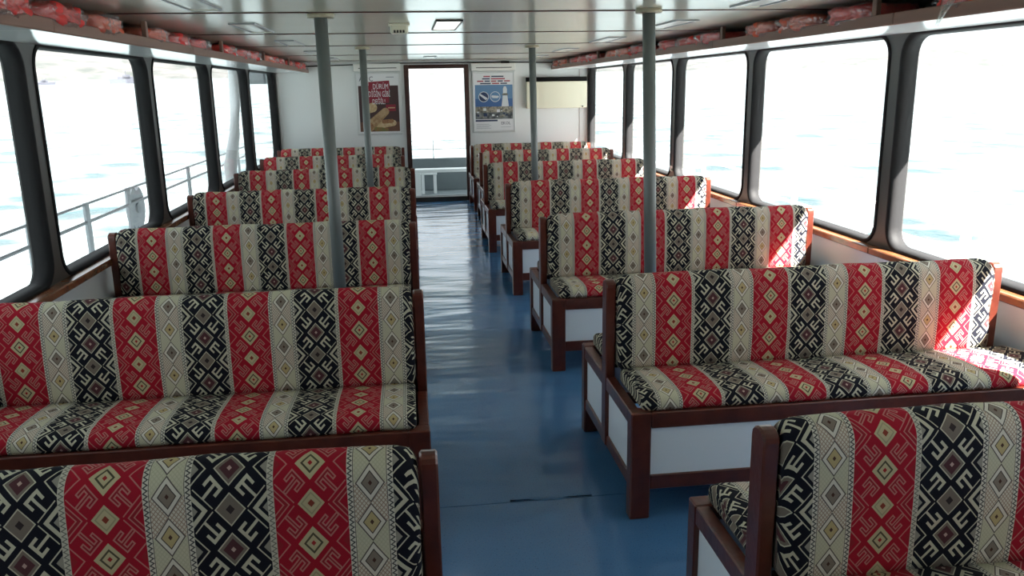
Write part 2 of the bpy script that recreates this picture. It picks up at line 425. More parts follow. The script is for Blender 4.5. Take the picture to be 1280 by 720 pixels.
fd = obj('fore_deck', box(-2.2, 3.1, -4.5, YB-0.06, -0.2, -0.10), M['deck']); tag(fd, kind='structure')
tr = obj('trim_3', tube([(XL+0.3, YW-0.02, 2.03), (-0.9, YW-0.025, 2.045), (-0.2, YW-0.02, 2.062), (0.4, YW-0.025, 2.06), (1.2, YW-0.02, 2.06), (2.2, YW-0.022, 2.045), (XR-0.15, YW-0.02, 2.02)], 0.008, 8), M['black']); tag(tr, kind='structure')

# ------------------------------------------------------------------ luggage shelves
SHELF = {'left': (-1.388, XL, -1), 'right': (2.203, XR, 1)}
for side, (xf, xw, sg) in SHELF.items():
    t = thing('luggage_shelf', 'brown-edged overhead shelf full of life jackets above the %s-hand windows' % side, 'shelf', (xf, 0, 1.95), group='overhead shelves')
    def lx(a, b): return (min(a, b)*1.0, max(a, b))
    d = abs(xw-xf)
    x0, x1 = (0, d) if sg > 0 else (-d, 0)
    for k in range(6):
        ya = YB+0.02+k*2.28; yb = min(ya+2.276, YW-0.01)
        obj('shelf_board', box(x0+(0.018 if sg > 0 else 0), x1-(0.018 if sg < 0 else 0), ya, yb, 0.0, 0.018), M['soffit'], t)
        obj('shelf_lip', box(*( (0, 0.018) if sg > 0 else (-0.018, 0)), ya, yb, -0.008, 0.046, 0.004), M['lip'], t)
    ys = [1.95, 3.88, 5.85, 7.8, 9.75, 11.6] if side == 'right' else [1.1, 3.05, 5.02, 7.0, 9.0, 10.9]
    for y in ys:
        obj('shelf_divider', box(*( (0.02, 0.045) if sg > 0 else (-0.045, -0.02)), y-0.02, y+0.02, 0.018, ZC-1.95, 0.003), M['lip'], t)
    SHELF[side] = (xf, xw, sg, ys)

# life jackets in clear bags
def hsh(a, b, c): return (math.sin(a*12.9+b*78.2+c*37.7)*43758.5) % 1.0
def vest_mesh(seed, lx_, ly_, lz_, bag=False):
    bm = bmesh.new()
    bmesh.ops.create_cube(bm, size=2)
    bmesh.ops.subdivide_edges(bm, edges=list(bm.edges), cuts=7 if not bag else 8, use_grid_fill=True)
    for v in bm.verts:
        c = v.co; n = (abs(c.x)**5+abs(c.y)**5+abs(c.z)**5)**0.2
        d = c/n
        w = math.sin(d.y*7+seed)*0.07+math.sin(d.x*6+d.y*4+seed*2)*0.06+math.sin(d.z*5+d.y*11+seed*3)*0.04
        if bag: w += (hsh(round(c.x, 2)+seed, round(c.y, 2), round(c.z, 2))-0.5)*0.14
        # fold line round the folded jacket
        fold = 0.0 if bag else -0.16*math.exp(-((d.y-0.15*math.sin(seed))/0.10)**2) - 0.10*math.exp(-((d.z-0.1)/0.16)**2)
        s = 1+w+fold
        if bag: s = min(s, 1.12)
        k = 1.0
        if bag and abs(d.y) > 0.8: k = 0.8
        v.co = Vector((d.x*lx_*s*k, d.y*ly_*(1+w*0.4), max(d.z*lz_*s*k, -lz_)+0.0))
    zmin = min(v.co.z for v in bm.verts)
    for v in bm.verts: v.co.z -= zmin
    for f in bm.faces: f.smooth = True
    me = bpy.data.meshes.new('vest'); bm.to_mesh(me); bm.free(); return me
VV = [(vest_mesh(k*1.7, 0.165, 0.20, 0.050), vest_mesh(k*2.3+0.4, 0.175, 0.235, 0.053, True)) for k in range(5)]
vest_or = [m_.copy() for m_, _ in VV]
for k in range(5):
    VV[k][0].materials.append(M['vest_red']); VV[k][1].materials.append(M['bag']); vest_or[k].materials.append(M['vest_orange'])
ORD = ['nearest', 'second', 'third', 'fourth', 'fifth', 'sixth', 'seventh', 'eighth', 'ninth', 'tenth', 'eleventh', 'twelfth', 'thirteenth', 'fourteenth', 'fifteenth', 'sixteenth', 'seventeenth', 'eighteenth', 'nineteenth', 'twentieth', 'twenty-first', 'twenty-second', 'twenty-third', 'twenty-fourth']
for side in ('left', 'right'):
    xf, xw, sg, ys = SHELF[side]
    y = 3.32 if side == 'left' else 2.72; i = 0
    rnd = random.Random(3 if side == 'left' else 11)
    while y < 12.45:
        if any(abs(y-q) < 0.27 for q in ys): y += 0.04; continue
        k = rnd.randrange(5); orange = rnd.random() < 0.25
        col = 'orange' if orange else 'red'
        lay = 'bagged %s life jacket on the %s-hand shelf, %s along from the camera' % (col, side, ORD[i])
        t = thing('life_jacket', lay, 'life jacket', (xf+sg*(0.172+rnd.uniform(-0.02, 0.02)), y, 1.9685), rnd.uniform(-0.08, 0.08)+(math.pi if rnd.random() < .5 else 0), 'life jackets on the overhead shelves')
        o = obj('jacket', vest_or[k] if orange else VV[k][0], None, t, (0, 0, 0.002))
        o.scale = (1, 1, rnd.uniform(0.90, 1.0))
        o = obj('plastic_bag', VV[k][1], None, t); o.scale = (1, 1, rnd.uniform(0.93, 1.0))
        if side == 'right' and i == 1:
            # loose end of the bag hanging over the shelf edge
            bm = bmesh.new(); R0 = []
            for q in range(4):
                w = (0.07, 0.05, 0.02, 0.012)[q]
                R0.append([(-0.19-0.015*q+0.006*math.sin(a_*3), w*math.cos(a_*0.785)+0.01*q, 0.085-0.045*q+0.012*math.sin(a_*1.57)) for a_ in range(8)])
            loft(R0, False, bm); tl = obj('bag_tail', bm, M['bag'], t); tl.rotation_euler = (0, 0, -t.rotation_euler.z)
        y += rnd.uniform(0.50, 0.535); i += 1

# ------------------------------------------------------------------ benches
def cushion(profile, x0, x1, r, centre, seed=0, v_sign=1, v0=0.0):
    """profile: list of (y,z) open curve; rounded ends towards `centre` (y,z); uv in metres"""
    arc = [0.0]
    for a, b in zip(profile, profile[1:]): arc.append(arc[-1]+math.hypot(b[0]-a[0], b[1]-a[1]))
    st = []
    for t in (0, 0.06, 0.2, 0.45, 1.0): st.append((x0+r*t, r-math.sqrt(max(r*r-(r-r*t)**2, 0))))
    n = 16
    for k in range(1, n): st.append((x0+r+(x1-x0-2*r)*k/n, 0.0))
    for t in (1.0, 0.45, 0.2, 0.06, 0): st.append((x1-r*t, r-math.sqrt(max(r*r-(r-r*t)**2, 0))))
    bm = bmesh.new(); uvl = bm.loops.layers.uv.new('UVMap')
    G = []; UV = {}
    for x, d in st:
        row = []
        for (y, z), s in zip(profile, arc):
            vy, vz = y-centre[0], z-centre[1]; L = math.hypot(vy, vz) or 1
            f = max(0.0, 1-d/L)
            wob = 0.0025*math.sin(x*9+s*6+seed)+0.002*math.sin(x*23+seed*2)
            v = bm.verts.new((x, centre[0]+vy*(f+wob/L), centre[1]+vz*(f+wob/L)))
            UV[v] = (x, (s-v0)*v_sign); row.append(v)
        G.append(row)
    for a, b in zip(G, G[1:]):
        for k in range(len(profile)-1):
            f = bm.faces.new((a[k], b[k], b[k+1], a[k+1])); f.smooth = True
    for row in (G[0], G[-1]):
        f = bm.faces.new(row)
    # underside
    for a, b in zip(G, G[1:]): bm.faces.new((a[0], a[-1], b[-1], b[0]))
    bmesh.ops.recalc_face_normals(bm, faces=bm.faces)
    for f in bm.faces:
        for l in f.loops: l[uvl].uv = UV[l.vert]
    me = bpy.data.meshes.new('cushion'); bm.to_mesh(me); bm.free(); me.materials.append(M['fabric'])
    return me

def back_profile():
    pts = []
    H = 0.905; r = 0.062; yb = 0.072
    N = 8
    for k in range(N): z = 0.485+(H-r-0.485)*k/N; pts.append((-yb-0.008*math.sin(math.pi*k/N)+0.010*k/N, z))
    for k in range(0, 13):
        a = math.pi-math.pi*k/12
        pts.append((r*math.cos(a), H-r+r*math.sin(a)))
    for k in range(1, N+1): z = H-r-(H-r-0.485)*k/N; q = 1-k/N; pts.append((yb+0.008*math.sin(math.pi*q)-0.010*q, z))
    return pts
def seat_profile(sgn):
    pts = [(-0.452, 0.457), (-0.458, 0.472), (-0.457, 0.487), (-0.449, 0.501), (-0.435, 0.511), (-0.41, 0.518), (-0.34, 0.522), (-0.24, 0.519), (-0.15, 0.512), (-0.075, 0.505), (-0.07, 0.47), (-0.07, 0.457)]
    return [(sgn*-1*y if sgn > 0 else y, z) for y, z in pts]

def post_mesh(x0, x1):
    poly = [(-0.038, 0.13), (0.038, 0.13), (0.038, 0.855)]
    for k in range(1, 8): a = math.pi*k/8; poly.append((0.038*math.cos(a), 0.858+0.027*math.sin(a)))
    poly.append((-0.038, 0.855))
    bm = prism(poly, 'x', x0, x1)
    bmesh.ops.bevel(bm, geom=[e for e in bm.edges if abs(e.verts[0].co.x-e.verts[1].co.x) < 1e-6], offset=0.005, segments=1, affect='EDGES')
    return bm
def to_me(bm, m):
    me = bpy.data.meshes.new('part'); bm.to_mesh(me); bm.free(); me.materials.append(m); return me
D = 0.47
def bench_parts(LB, LF):
    """list of (name, mesh); local x from the aisle end towards the wall"""
    P = []; w = M['wood']; pn = M['panel']
    leg = to_me(box(0, 0.082, 0, 0.062, 0, 0.455, 0.005), w)
    P += [('leg', leg, (0, -D, 0)), ('leg', leg, (0, D-0.062, 0)), ('leg', leg, (LF-0.082, -D, 0)), ('leg', leg, (LF-0.082, D-0.062, 0))]
    rail = to_me(box(0.082, LF-0.082, 0, 0.04, 0.388, 0.455, 0.004), w); low = to_me(box(0.082, LF-0.082, 0.006, 0.036, 0.125, 0.187, 0.004), w)
    fp = to_me(box(0.082, LF-0.082, 0.014, 0.028, 0.187, 0.388), pn)
    for yy in (-D, D-0.04):
        P += [('seat_rail', rail, (0, yy, 0)), ('lower_rail', low, (0, yy, 0)), ('front_panel', fp, (0, yy, 0))]
    srail = to_me(box(0.002, 0.045, -D+0.062, -0.038, 0.393, 0.453, 0.004), w); srail2 = to_me(box(0.002, 0.045, 0.038, D-0.062, 0.393, 0.453, 0.004), w)
    sl1 = to_me(box(0.006, 0.04, -D+0.062, -0.038, 0.125, 0.178, 0.004), w); sl2 = to_me(box(0.006, 0.04, 0.038, D-0.062, 0.125, 0.178, 0.004), w)
    sp1 = to_me(box(0.016, 0.03, -D+0.062, -0.038, 0.178, 0.393), pn); sp2 = to_me(box(0.016, 0.03, 0.038, D-0.062, 0.178, 0.393), pn)
    P += [('side_rail', srail, None), ('side_rail', srail2, None), ('side_lower_rail', sl1, None), ('side_lower_rail', sl2, None), ('side_panel', sp1, None), ('side_panel', sp2, None)]
    P += [('post', to_me(post_mesh(0.0, 0.042), w), None), ('post', to_me(post_mesh(LB-0.046, LB), w), None)]
    bp = back_profile(); apex = None
    arc = 0; tot = 0
    for a, b in zip(bp, bp[1:]): tot += math.hypot(b[0]-a[0], b[1]-a[1])
    P += [('backrest', cushion(bp, 0.046, LB-0.046, 0.05, (0, 0.66), 1.0, 1, tot/2), None)]
    s1 = seat_profile(-1); s2 = seat_profile(1)
    # seat cloth continues the cloth of the backrest
    P += [('seat_cushion', cushion(s1, 0.05, LF-0.02, 0.028, (-0.26, 0.475), 2.0, 1, 0.02), None), ('seat_cushion', cushion(s2, 0.05, LF-0.02, 0.028, (0.26, 0.475), 3.0, -1, 0.02), None)]
    return P
LONG = bench_parts(1.84, 1.90); SHORT = bench_parts(1.76, 1.82)
def place_bench(x, y, right, label, u0, v0, parts=LONG):
    t = thing('bench', label, 'bench', (x, y, 0), 0 if right else math.pi, 'kilim-covered double benches')
    for nm, me, loc in parts:
        o = obj(nm, me, None, t, loc)
        if me.materials[0] == M['fabric']:
            o['fabric_u'] = u0; o['fabric_v'] = v0; o['fabric_sign'] = 1.0 if right else -1.0
    return t
# u0 : where the cloth starts at the aisle end (0.39*0.405 = start of a black band)
B0 = 0.158
Rr = [(0.815, 1.79, 'nearest right-hand bench with striped kilim covers, cut off by the corner of the picture', 0.217),
      (0.815, 3.40, 'second right-hand bench from the camera, sunlit across the window end of its seat', 0.226),
      (0.815, 5.20, 'third right-hand bench from the camera, directly behind the near right grey pole', 0.22),
      (0.820, 7.13, 'fourth right-hand bench from the camera with striped kilim covers', 0.216),
      (0.800, 9.00, 'fifth right-hand bench from the camera, just behind the far right grey pole', 0.225),
      (0.900, 10.70, 'second last right-hand bench, cream stripe at its aisle end', 0.305),
      (0.890, 12.05, 'last right-hand bench beside the doorway, below the lighthouse poster', 0.29)]
for i, (x, y, lab, u0) in enumerate(Rr): place_bench(x, y, True, lab, u0, -0.041 if i else -0.026, LONG if i < 5 else SHORT)
Lr = [(0.035, 1.78, 'nearest left-hand bench with striped kilim covers, only its backrest showing', 0.232),
      (0.035, 3.37, 'second left-hand bench from the camera, seat and backrest of red, cream and black stripes', 0.25),
      (0.028, 5.19, 'third left-hand bench from the camera, near left grey pole standing before it', 0.242),
      (0.042, 7.00, 'fourth left-hand bench from the camera with striped kilim covers', 0.218),
      (0.060, 8.80, 'fifth left-hand bench from the camera, behind the far left grey pole', 0.227),
      (-0.05, 10.55, 'second last left-hand bench with striped kilim covers, below the food poster', 0.188),
      (-0.05, 12.0, 'last left-hand bench before the end wall, only its top edge showing', 0.178)]
for i, (x, y, lab, u0) in enumerate(Lr): place_bench(x, y, False, lab, u0, 0.012 if i else 0.039, LONG if i < 5 else SHORT)

# ------------------------------------------------------------------ poles
for x, xb, y, lab in ((-0.42, -0.41, 4.60, 'near left grey steel pole between floor and ceiling, before the third bench'),
                      (1.290, 1.350, 4.45, 'near right grey steel pole between floor and ceiling, before the third bench'),
                      (-0.386, -0.378, 8.26, 'far left grey steel pole, in front of the food poster'),
                      (1.245, 1.270, 8.30, 'far right grey steel pole, in front of the cream heater box')):
    t = thing('pole', lab, 'pole', (xb, y, 0), group='grey cabin poles')
    dx = x-xb
    obj('shaft', tube([(0, 0, 0.0), (dx, 0, ZC)], 0.034, 20), M['pole'], t)
    obj('ceiling_flange', tube([(dx, 0, ZC-0.022), (dx, 0, ZC-0.018), (dx, 0, ZC-0.004), (dx, 0, ZC)], [0.066, 0.07, 0.07, 0.066], 20), M['flange'], t)
    obj('floor_flange', tube([(0, 0, 0.0), (0, 0, 0.012)], 0.065, 20), M['pole'], t)

# ------------------------------------------------------------------ ceiling lights
def ceiling_light(x, y, lab, lit=False, L=0.76, Wd=0.15, grp='rectangular ceiling lights'):
    t = thing('ceiling_light', lab, 'lamp', (x, y, ZC), group=grp)
    bm = bmesh.new()
    h, w, f = L/2, Wd/2, 0.008
    for a in ((-w, w, -h, -h+f), (-w, w, h-f, h), (-w, -w+f, -h+f, h-f), (w-f, w, -h+f, h-f)): box(*a, -0.009, 0.0, bm=bm)
    obj('frame', bm, M['black'] if lit else M['rail_steel'], t)
    prof = [(-w+f, 0.0), (-w+f, -0.003), (-w*0.5, -0.006), (w*0.5, -0.006), (w-f, -0.003), (w-f, 0.0)]
    obj('diffuser', prism(prof, 'y', -h+f, h-f), M['lamp_on' if lit else 'lamp_off'], t)
    obj('end_cap', box(-w+f, w-f, -h+f, -h+0.05, -0.0075, 0.0), M['cream_paint'], t)
    obj('end_cap', box(-w+f, w-f, h-0.05, h-f, -0.0075, 0.0), M['cream_paint'], t)
rows = [(3.95, 'nearest'), (5.58, 'second'), (7.35, 'third'), (9.3, 'fourth'), (11.2, 'farthest')]
for y, n in rows:
    ceiling_light(-0.93, y, '%s of the slim ceiling lights along the left-hand shelf' % n)
    ceiling_light(1.76, y, '%s of the slim ceiling lights along the right-hand shelf' % n)
ceiling_light(0.275, 5.48, 'lit rectangular lamp on the ceiling above the aisle', True, 0.80, 0.16, None)
ceiling_light(0.33, 11.1, 'unlit rectangular lamp on the ceiling just before the doorway', False, 0.7, 0.16, None)
t = thing('smoke_detector', 'small cream box with dark slots on the ceiling beside the lit lamp', 'detector', (-0.02, 5.35, ZC))
obj('housing', box(-0.055, 0.055, -0.05, 0.05, -0.06, 0, 0.01), M['cream_paint'], t)
obj('base', box(-0.065, 0.065, -0.06, 0.06, -0.012, 0, 0.004), M['cream_paint'], t)
for k in range(4): obj('slot', box(-0.034+k*0.018, -0.022+k*0.018, -0.0515, -0.049, -0.056, -0.04), M['black'], t)

# ------------------------------------------------------------------ posters on the end wall
RX = (math.pi/2, 0, 0)
yy = YW
def flat(name, x0, x1, z0, z1, d, m, parent, th=0.0006): return obj(name, box(x0, x1, -d-th, -d, z0, z1), m, parent)
def simple(name, c, r=0.5): return mat(name, c, r)
def poster(x0, x1, z0, z1, label):
    t = thing('poster', label, 'poster', ((x0+x1)/2, yy, z0))
    w = (x1-x0)/2; h = z1-z0; f = 0.028
    obj('backing', box(-w, w, -0.018, 0.0, 0, h), M['white_plastic'], t)
    for a in ((-w, w, 0, f), (-w, w, h-f, h)): obj('frame_bar', box(a[0], a[1], -0.026, -0.016, a[2], a[3], 0.004), M['alu'], t)
    for a in ((-w, -w+f), (w-f, w)): obj('frame_bar', box(a[0], a[1], -0.026, -0.016, f, h-f, 0.004), M['alu'], t)
    hs = obj('roller_housing', box(-w-0.015, w+0.005, -0.06, 0.0, h+0.005, h+0.115, 0.006), M['white_plastic'], t)
    obj('slot', box(-w+0.06, w-0.05, -0.0615, -0.059, h+0.045, h+0.056), M['black'], hs)
    return t, w, h, f
c_white = simple('print_white', (0.70, 0.72, 0.74)); c_brown = simple('print_brown', (0.050, 0.022, 0.022)); c_crim = simple('print_crimson', (0.22, 0.012, 0.03))
c_ink = simple('print_dark_blue', (0.02, 0.03, 0.08)); c_grey = simple('print_grey', (0.28, 0.31, 0.36)); c_tan = mat('print_wrap', (0.42, 0.30, 0.17), 0.6, noise=(25, (0.26, 0.15, 0.07), 0.9))
c_cream = mat('print_bread', (0.55, 0.44, 0.27), 0.6, noise=(30, (0.40, 0.26, 0.12), 0.8)); c_meat = mat('print_filling', (0.20, 0.08, 0.04), 0.6, noise=(40, (0.35, 0.2, 0.08), 0.9)); c_green = mat('print_salad', (0.12, 0.17, 0.05), 0.6, noise=(40, (0.3, 0.1, 0.04), 0.8))
c_yel = simple('print_yellow', (0.6, 0.35, 0.05)); c_board = mat('print_board', (0.16, 0.075, 0.045), 0.6, noise=(8, (0.10, 0.045, 0.03), 0.8, (1, 1, 6)))
t, w, h, f = poster(-0.73, -0.065, 1.03, 1.945, 'food poster with brown photo of a wrap, left of the doorway')
pw = w-f
pr = flat('print', -pw, pw, f, h-f, 0.018, c_white, t)
flat('photo', -pw+0.012, pw-0.012, f+0.02, h-0.20, 0.019, c_brown, pr)
flat('board', -pw+0.012, pw-0.012, f+0.02, f+0.16, 0.0198, c_board, pr)
bm = prism([(-0.14, h-0.205), (-0.14, h-0.145), (0.165, h-0.128), (0.17, h-0.20), (0.165, h-0.26), (-0.15, h-0.26)], 'y', -0.0206, -0.02); obj('red_banner', bm, c_crim, pr)
bm = prism([(-0.25, h-0.245), (0.16, h-0.245), (0.15, h-0.45), (-0.20, h-0.45)], 'y', -0.0203, -0.0197); obj('red_banner', bm, c_crim, pr)
text_mesh('DÜRÜM', 0.105, c_white, pr, (0.035, -0.0212, h-0.215), RX, sx=0.62)
text_mesh('BİLDİĞİN GİBİ', 0.115, c_white, pr, (-0.03, -0.0212, h-0.325), RX, sx=0.50)
text_mesh('DEĞİL!', 0.105, c_white, pr, (0.0, -0.0212, h-0.435), RX, sx=0.58)
text_mesh('A', 0.10, c_ink, pr, (-0.245, -0.0195, h-0.105), RX, sx=0.9)
text_mesh('C', 0.10, c_ink, pr, (-0.10, -0.0195, h-0.105), RX, sx=0.9)
flat('small_print', 0.12, 0.235, h-0.085, h-0.073, 0.019, c_grey, pr)
def capsule(x0, z0, x1, z1, r0, r1, d, m, name):
    P = []; a = math.atan2(z1-z0, x1-x0)
    for k in range(9): q = a+math.pi/2+math.pi*k/8; P.append((x0+r0*math.cos(q), z0+r0*math.sin(q)))
    for k in range(9): q = a-math.pi/2+math.pi*k/8; P.append((x1+r1*math.cos(q), z1+r1*math.sin(q)))
    return obj(name, prism(P, 'y', -d-0.0005, -d), m, pr)
capsule(-0.16, 0.12, 0.09, 0.34, 0.075, 0.055, 0.0212, c_tan, 'wrap_picture'); capsule(-0.16, 0.12, -0.155, 0.125, 0.06, 0.06, 0.0218, c_meat, 'filling_picture')
capsule(-0.02, 0.15, 0.20, 0.17, 0.06, 0.045, 0.0206, c_cream, 'bread_picture'); capsule(0.06, 0.19, 0.18, 0.20, 0.03, 0.028, 0.0212, c_meat, 'filling_picture')
capsule(-0.14, 0.38, -0.10, 0.40, 0.06, 0.07, 0.0206, c_cream, 'bread_picture'); capsule(-0.06, 0.085, 0.10, 0.075, 0.03, 0.025, 0.0222, c_green, 'salad_picture')
flat('price_label', 0.10, 0.245, 0.345, 0.44, 0.0205, c_crim, pr); text_mesh('', 0.01, c_white, pr, (0, 0, 0), RX) if False else None
flat('price_stripe', 0.13, 0.235, 0.385, 0.40, 0.0212, c_cream, pr)

t, w, h, f = poster(1.0, 1.645, 1.025, 1.93, 'blue harbour poster with white lighthouse, right of the doorway')
pw = w-f
c_sky = simple('print_sky_blue', (0.11, 0.23, 0.40)); c_sea = simple('print_sea_blue', (0.045, 0.12, 0.30)); c_town = mat('print_town', (0.20, 0.22, 0.22), 0.6, noise=(22, (0.03, 0.04, 0.05), 1.0)); c_red = simple('print_red', (0.33, 0.035, 0.06))
c_lh = simple('print_lighthouse', (0.62, 0.66, 0.68)); c_navy = simple('print_navy', (0.01, 0.03, 0.09)); c_rock = mat('print_rock', (0.40, 0.38, 0.30), 0.6, noise=(30, (0.08, 0.08, 0.07), 1.0))
pr = flat('print', -pw, pw, f, h-f, 0.018, c_white, t)
flat('sky_picture', -pw+0.01, pw-0.01, 0.46, h-0.20, 0.0188, c_sky, pr); flat('sea_picture', -pw+0.01, pw-0.01, 0.37, 0.50, 0.0192, c_sea, pr)
flat('town_picture', -pw+0.01, pw-0.01, 0.20, 0.385, 0.0196, c_town, pr); flat('rock_picture', -pw+0.01, pw-0.01, 0.30, 0.385, 0.02, c_rock, pr)
rng = random.Random(5)
for k in range(16):
    bx = rng.uniform(-pw+0.03, pw-0.07); bz = rng.uniform(0.215, 0.33); s_ = rng.uniform(0.02, 0.055)
    flat('house_picture', bx, bx+s_, bz, bz+s_*rng.uniform(0.5, 0.9), 0.0204+0.0001*(k % 4), (c_lh, c_navy, c_rock)[k % 3], pr)
flat('dark_band', -pw+0.01, 0.05, 0.165, 0.19, 0.0192, c_navy, pr)
lh = obj('lighthouse_picture', prism([(0.115, 0.385), (0.225, 0.385), (0.205, 0.545), (0.135, 0.545)], 'y', -0.0215, -0.0206), c_lh, pr)
obj('lighthouse_picture', prism([(0.12, 0.55), (0.22, 0.55), (0.205, 0.578), (0.135, 0.578)], 'y', -0.0216, -0.0206), c_rock, pr)
obj('lighthouse_picture', prism([(0.14, 0.578), (0.20, 0.578), (0.20, 0.645), (0.185, 0.68), (0.155, 0.68), (0.14, 0.645)], 'y', -0.0215, -0.0206), c_lh, pr)
for cx, cz, cc in ((-0.155, 0.53, c_navy), (0.02, 0.53, c_sky)):
    ring = [(cx+0.078*math.cos(k*0.2618), cz+0.078*math.sin(k*0.2618)) for k in range(24)]; disc = [(cx+0.069*math.cos(k*0.2618), cz+0.069*math.sin(k*0.2618)) for k in range(24)]
    obj('inset_ring', prism(ring, 'y', -0.0212, -0.0205), c_lh, pr); obj('inset_picture', prism(disc, 'y', -0.0218, -0.021), cc, pr)
    sl_ = -0.025 if cc is c_navy else 0.0
    obj('boat_picture', prism([(cx-0.06, cz-sl_), (cx-0.05, cz+0.02-sl_), (cx+0.05, cz+0.012+sl_), (cx+0.06, cz-0.005+sl_), (cx+0.03, cz-0.022+sl_), (cx-0.04, cz-0.018-sl_)], 'y', -0.0224, -0.0216), c_lh, pr)
# four headline rows, too blurred to read: word-shaped bars
for row, (wds, cc) in enumerate((((0.10, 0.185), c_red), ((0.115, 0.21), c_red), ((0.095, 0.08, 0.08, 0.08, 0.09), c_red), ((0.16, 0.11, 0.10), c_red))):
    tot = sum(wds)+0.018*(len(wds)-1); x = -tot/2
    for q, wd in enumerate(wds):
        flat('headline_word', x, x+wd, h-0.078-0.034*row-0.009, h-0.078-0.034*row+0.009, 0.019, cc if (q+row) % 2 == 0 else c_ink, pr); x += wd+0.018
text_mesh('EKOL', 0.062, c_ink, pr, (0.175, -0.0192, 0.135), RX, sx=0.95)
for k in range(4): flat('small_print', -pw+0.02, -0.05-0.03*(k % 2), 0.062+0.02*k, 0.067+0.02*k, 0.019, c_grey, pr)
flat('small_print', 0.10, 0.25, 0.075, 0.08, 0.019, c_grey, pr)

# heater box on the end wall
t = thing('wall_heater', 'cream metal wall heater with black vent strip on the end wall', 'heater', (2.275, YW, 1.37))
obj('body', box(-0.465, 0.465, -0.11, 0, 0, 0.395, 0.008), M['cream_paint'], t)
obj('top_vent', box(-0.460, 0.460, -0.108, 0, 0.395, 0.46, 0.004), M['vent'], t)
for k in range(9): obj('vent_bar', box(-0.445+k*0.1, -0.35+k*0.1, -0.110, -0.105, 0.43, 0.433), M['rubber'], t)
obj('knob', tube([(0.39, -0.112, 0.02), (0.39, -0.125, 0.02)], 0.012, 10), M['pillar'], t)
t = thing('cable_box', 'small black cable box under the ceiling above the lighthouse poster', 'junction box', (1.5, YW-0.03, 2.035))
obj('case', box(-0.07, 0.07, -0.03, 0.03, 0.0, 0.035, 0.01), M['black'], t); obj('lid', box(-0.06, 0.06, -0.033, -0.03, 0.006, 0.03, 0.002), M['rubber'], t)
t = thing('sticker', 'small green and white sticker at the foot of a right-hand window pillar', 'sticker', (XR-0.008, 8.55, 0.80))
obj('white_half', box(-0.004, 0, -0.035, 0.035, 0, 0.055), M['white_plastic'], t); obj('green_half', box(-0.0045, 0, -0.035, 0.0, 0.005, 0.03), simple('sticker_green', (0.05, 0.22, 0.12)), t)

# ------------------------------------------------------------------ outside: decks, railings, sea
for side, x0, x1 in (('left', -2.75, XL-0.112), ('right', XR+0.112, 3.65)):
    o = obj('side_deck', box(x0, x1, YB-0.3, 13.4, -0.5, -0.40), M['deck']); tag(o, kind='structure')
aft = obj('aft_deck', box(-2.2, 3.1, YW+0.06, 16.2, -0.2, -0.10), M['deck']); tag(aft, kind='structure')
def railing(x, ys, ztop, zmid, zbase, m, label):
    t = thing('deck_railing', label, 'railing', (x, 0, zbase))
    y0, y1 = ys[0]-0.6, ys[-1]+0.6
    obj('top_rail', tube([(0, y0, ztop-zbase), (0, y1, ztop-zbase)], 0.011, 8), m, t)
    obj('mid_rail', tube([(0, y0, zmid-zbase), (0, y1, zmid-zbase)], 0.014, 8), m, t)
    obj('low_rail', tube([(0, y0, 0.35), (0, y1, 0.35)], 0.014, 8), m, t)
    me = to_me(box(-0.012, 0.012, -0.04, 0.04, 0, ztop-zbase+0.012, 0.003), m)
    for y in ys: obj('rail_post', me, None, t, (0, y, 0))
railing(-2.6, [1.0, 2.0, 3.0, 4.0, 4.95, 5.98, 7.02, 8.05, 9.11, 10.27, 11.9, 13.3], 0.835, 0.69, -0.40, M['rail_steel'], 'grey steel railing along the left side deck outside the windows')
railing(3.5, [1.2, 2.4, 3.6, 4.8, 6.0, 7.2, 8.4, 9.6, 10.8, 12.0, 13.2], 0.80, 0.62, -0.40, M['white_paint'], 'white railing along the right side deck, bleached by the sun')
t = thing('life_raft_disc', 'grey round notched plate hung on the left railing', 'plate', (-2.64, 8.36, 0.62))
N = 24; poly = []
for k in range(N):
    a = 6.28318*k/N; r = 0.22 if k not in (5, 6, 17) else 0.17
    poly.append((r*math.cos(a), r*math.sin(a)))
obj('plate', prism(poly, 'x', -0.02, 0.02), M['rail_steel'], t); obj('hub', tube([(-0.03, 0, 0), (0.03, 0, 0)], 0.05, 14), M['grey_paint'], t)
t = thing('davit', 'white curved steel stanchion outside the left windows', 'stanchion', (-2.42, 11.7, -0.40))
obj('post', tube([(0, -0.15, 0), (0, -0.08, 0.6), (0, 0.1, 1.1), (0, 0.55, 1.5), (0, 0.78, 1.9), (0, 0.86, 2.3), (0, 0.9, 2.52)], [0.11, 0.105, 0.09, 0.075, 0.07, 0.07, 0.07], 14), M['white_paint'], t)
obj('foot', box(-0.14, 0.14, -0.3, 0.05, 0, 0.03, 0.005), M['grey_paint'], t)
t = thing('hanging_locker', 'grey box hung under the roof edge outside the last left window', 'locker', (-2.23, 13.25, 1.80))
obj('body', box(-0.18, 0.18, -0.2, 0.2, 0, 0.26, 0.01), M['grey_paint'], t); obj('door', box(-0.15, 0.15, -0.212, -0.2, 0.05, 0.22, 0.004), M['rail_steel'], t); obj('hanger', box(-0.03, 0.03, -0.05, 0.05, 0.26, 0.32), M['grey_paint'], t)
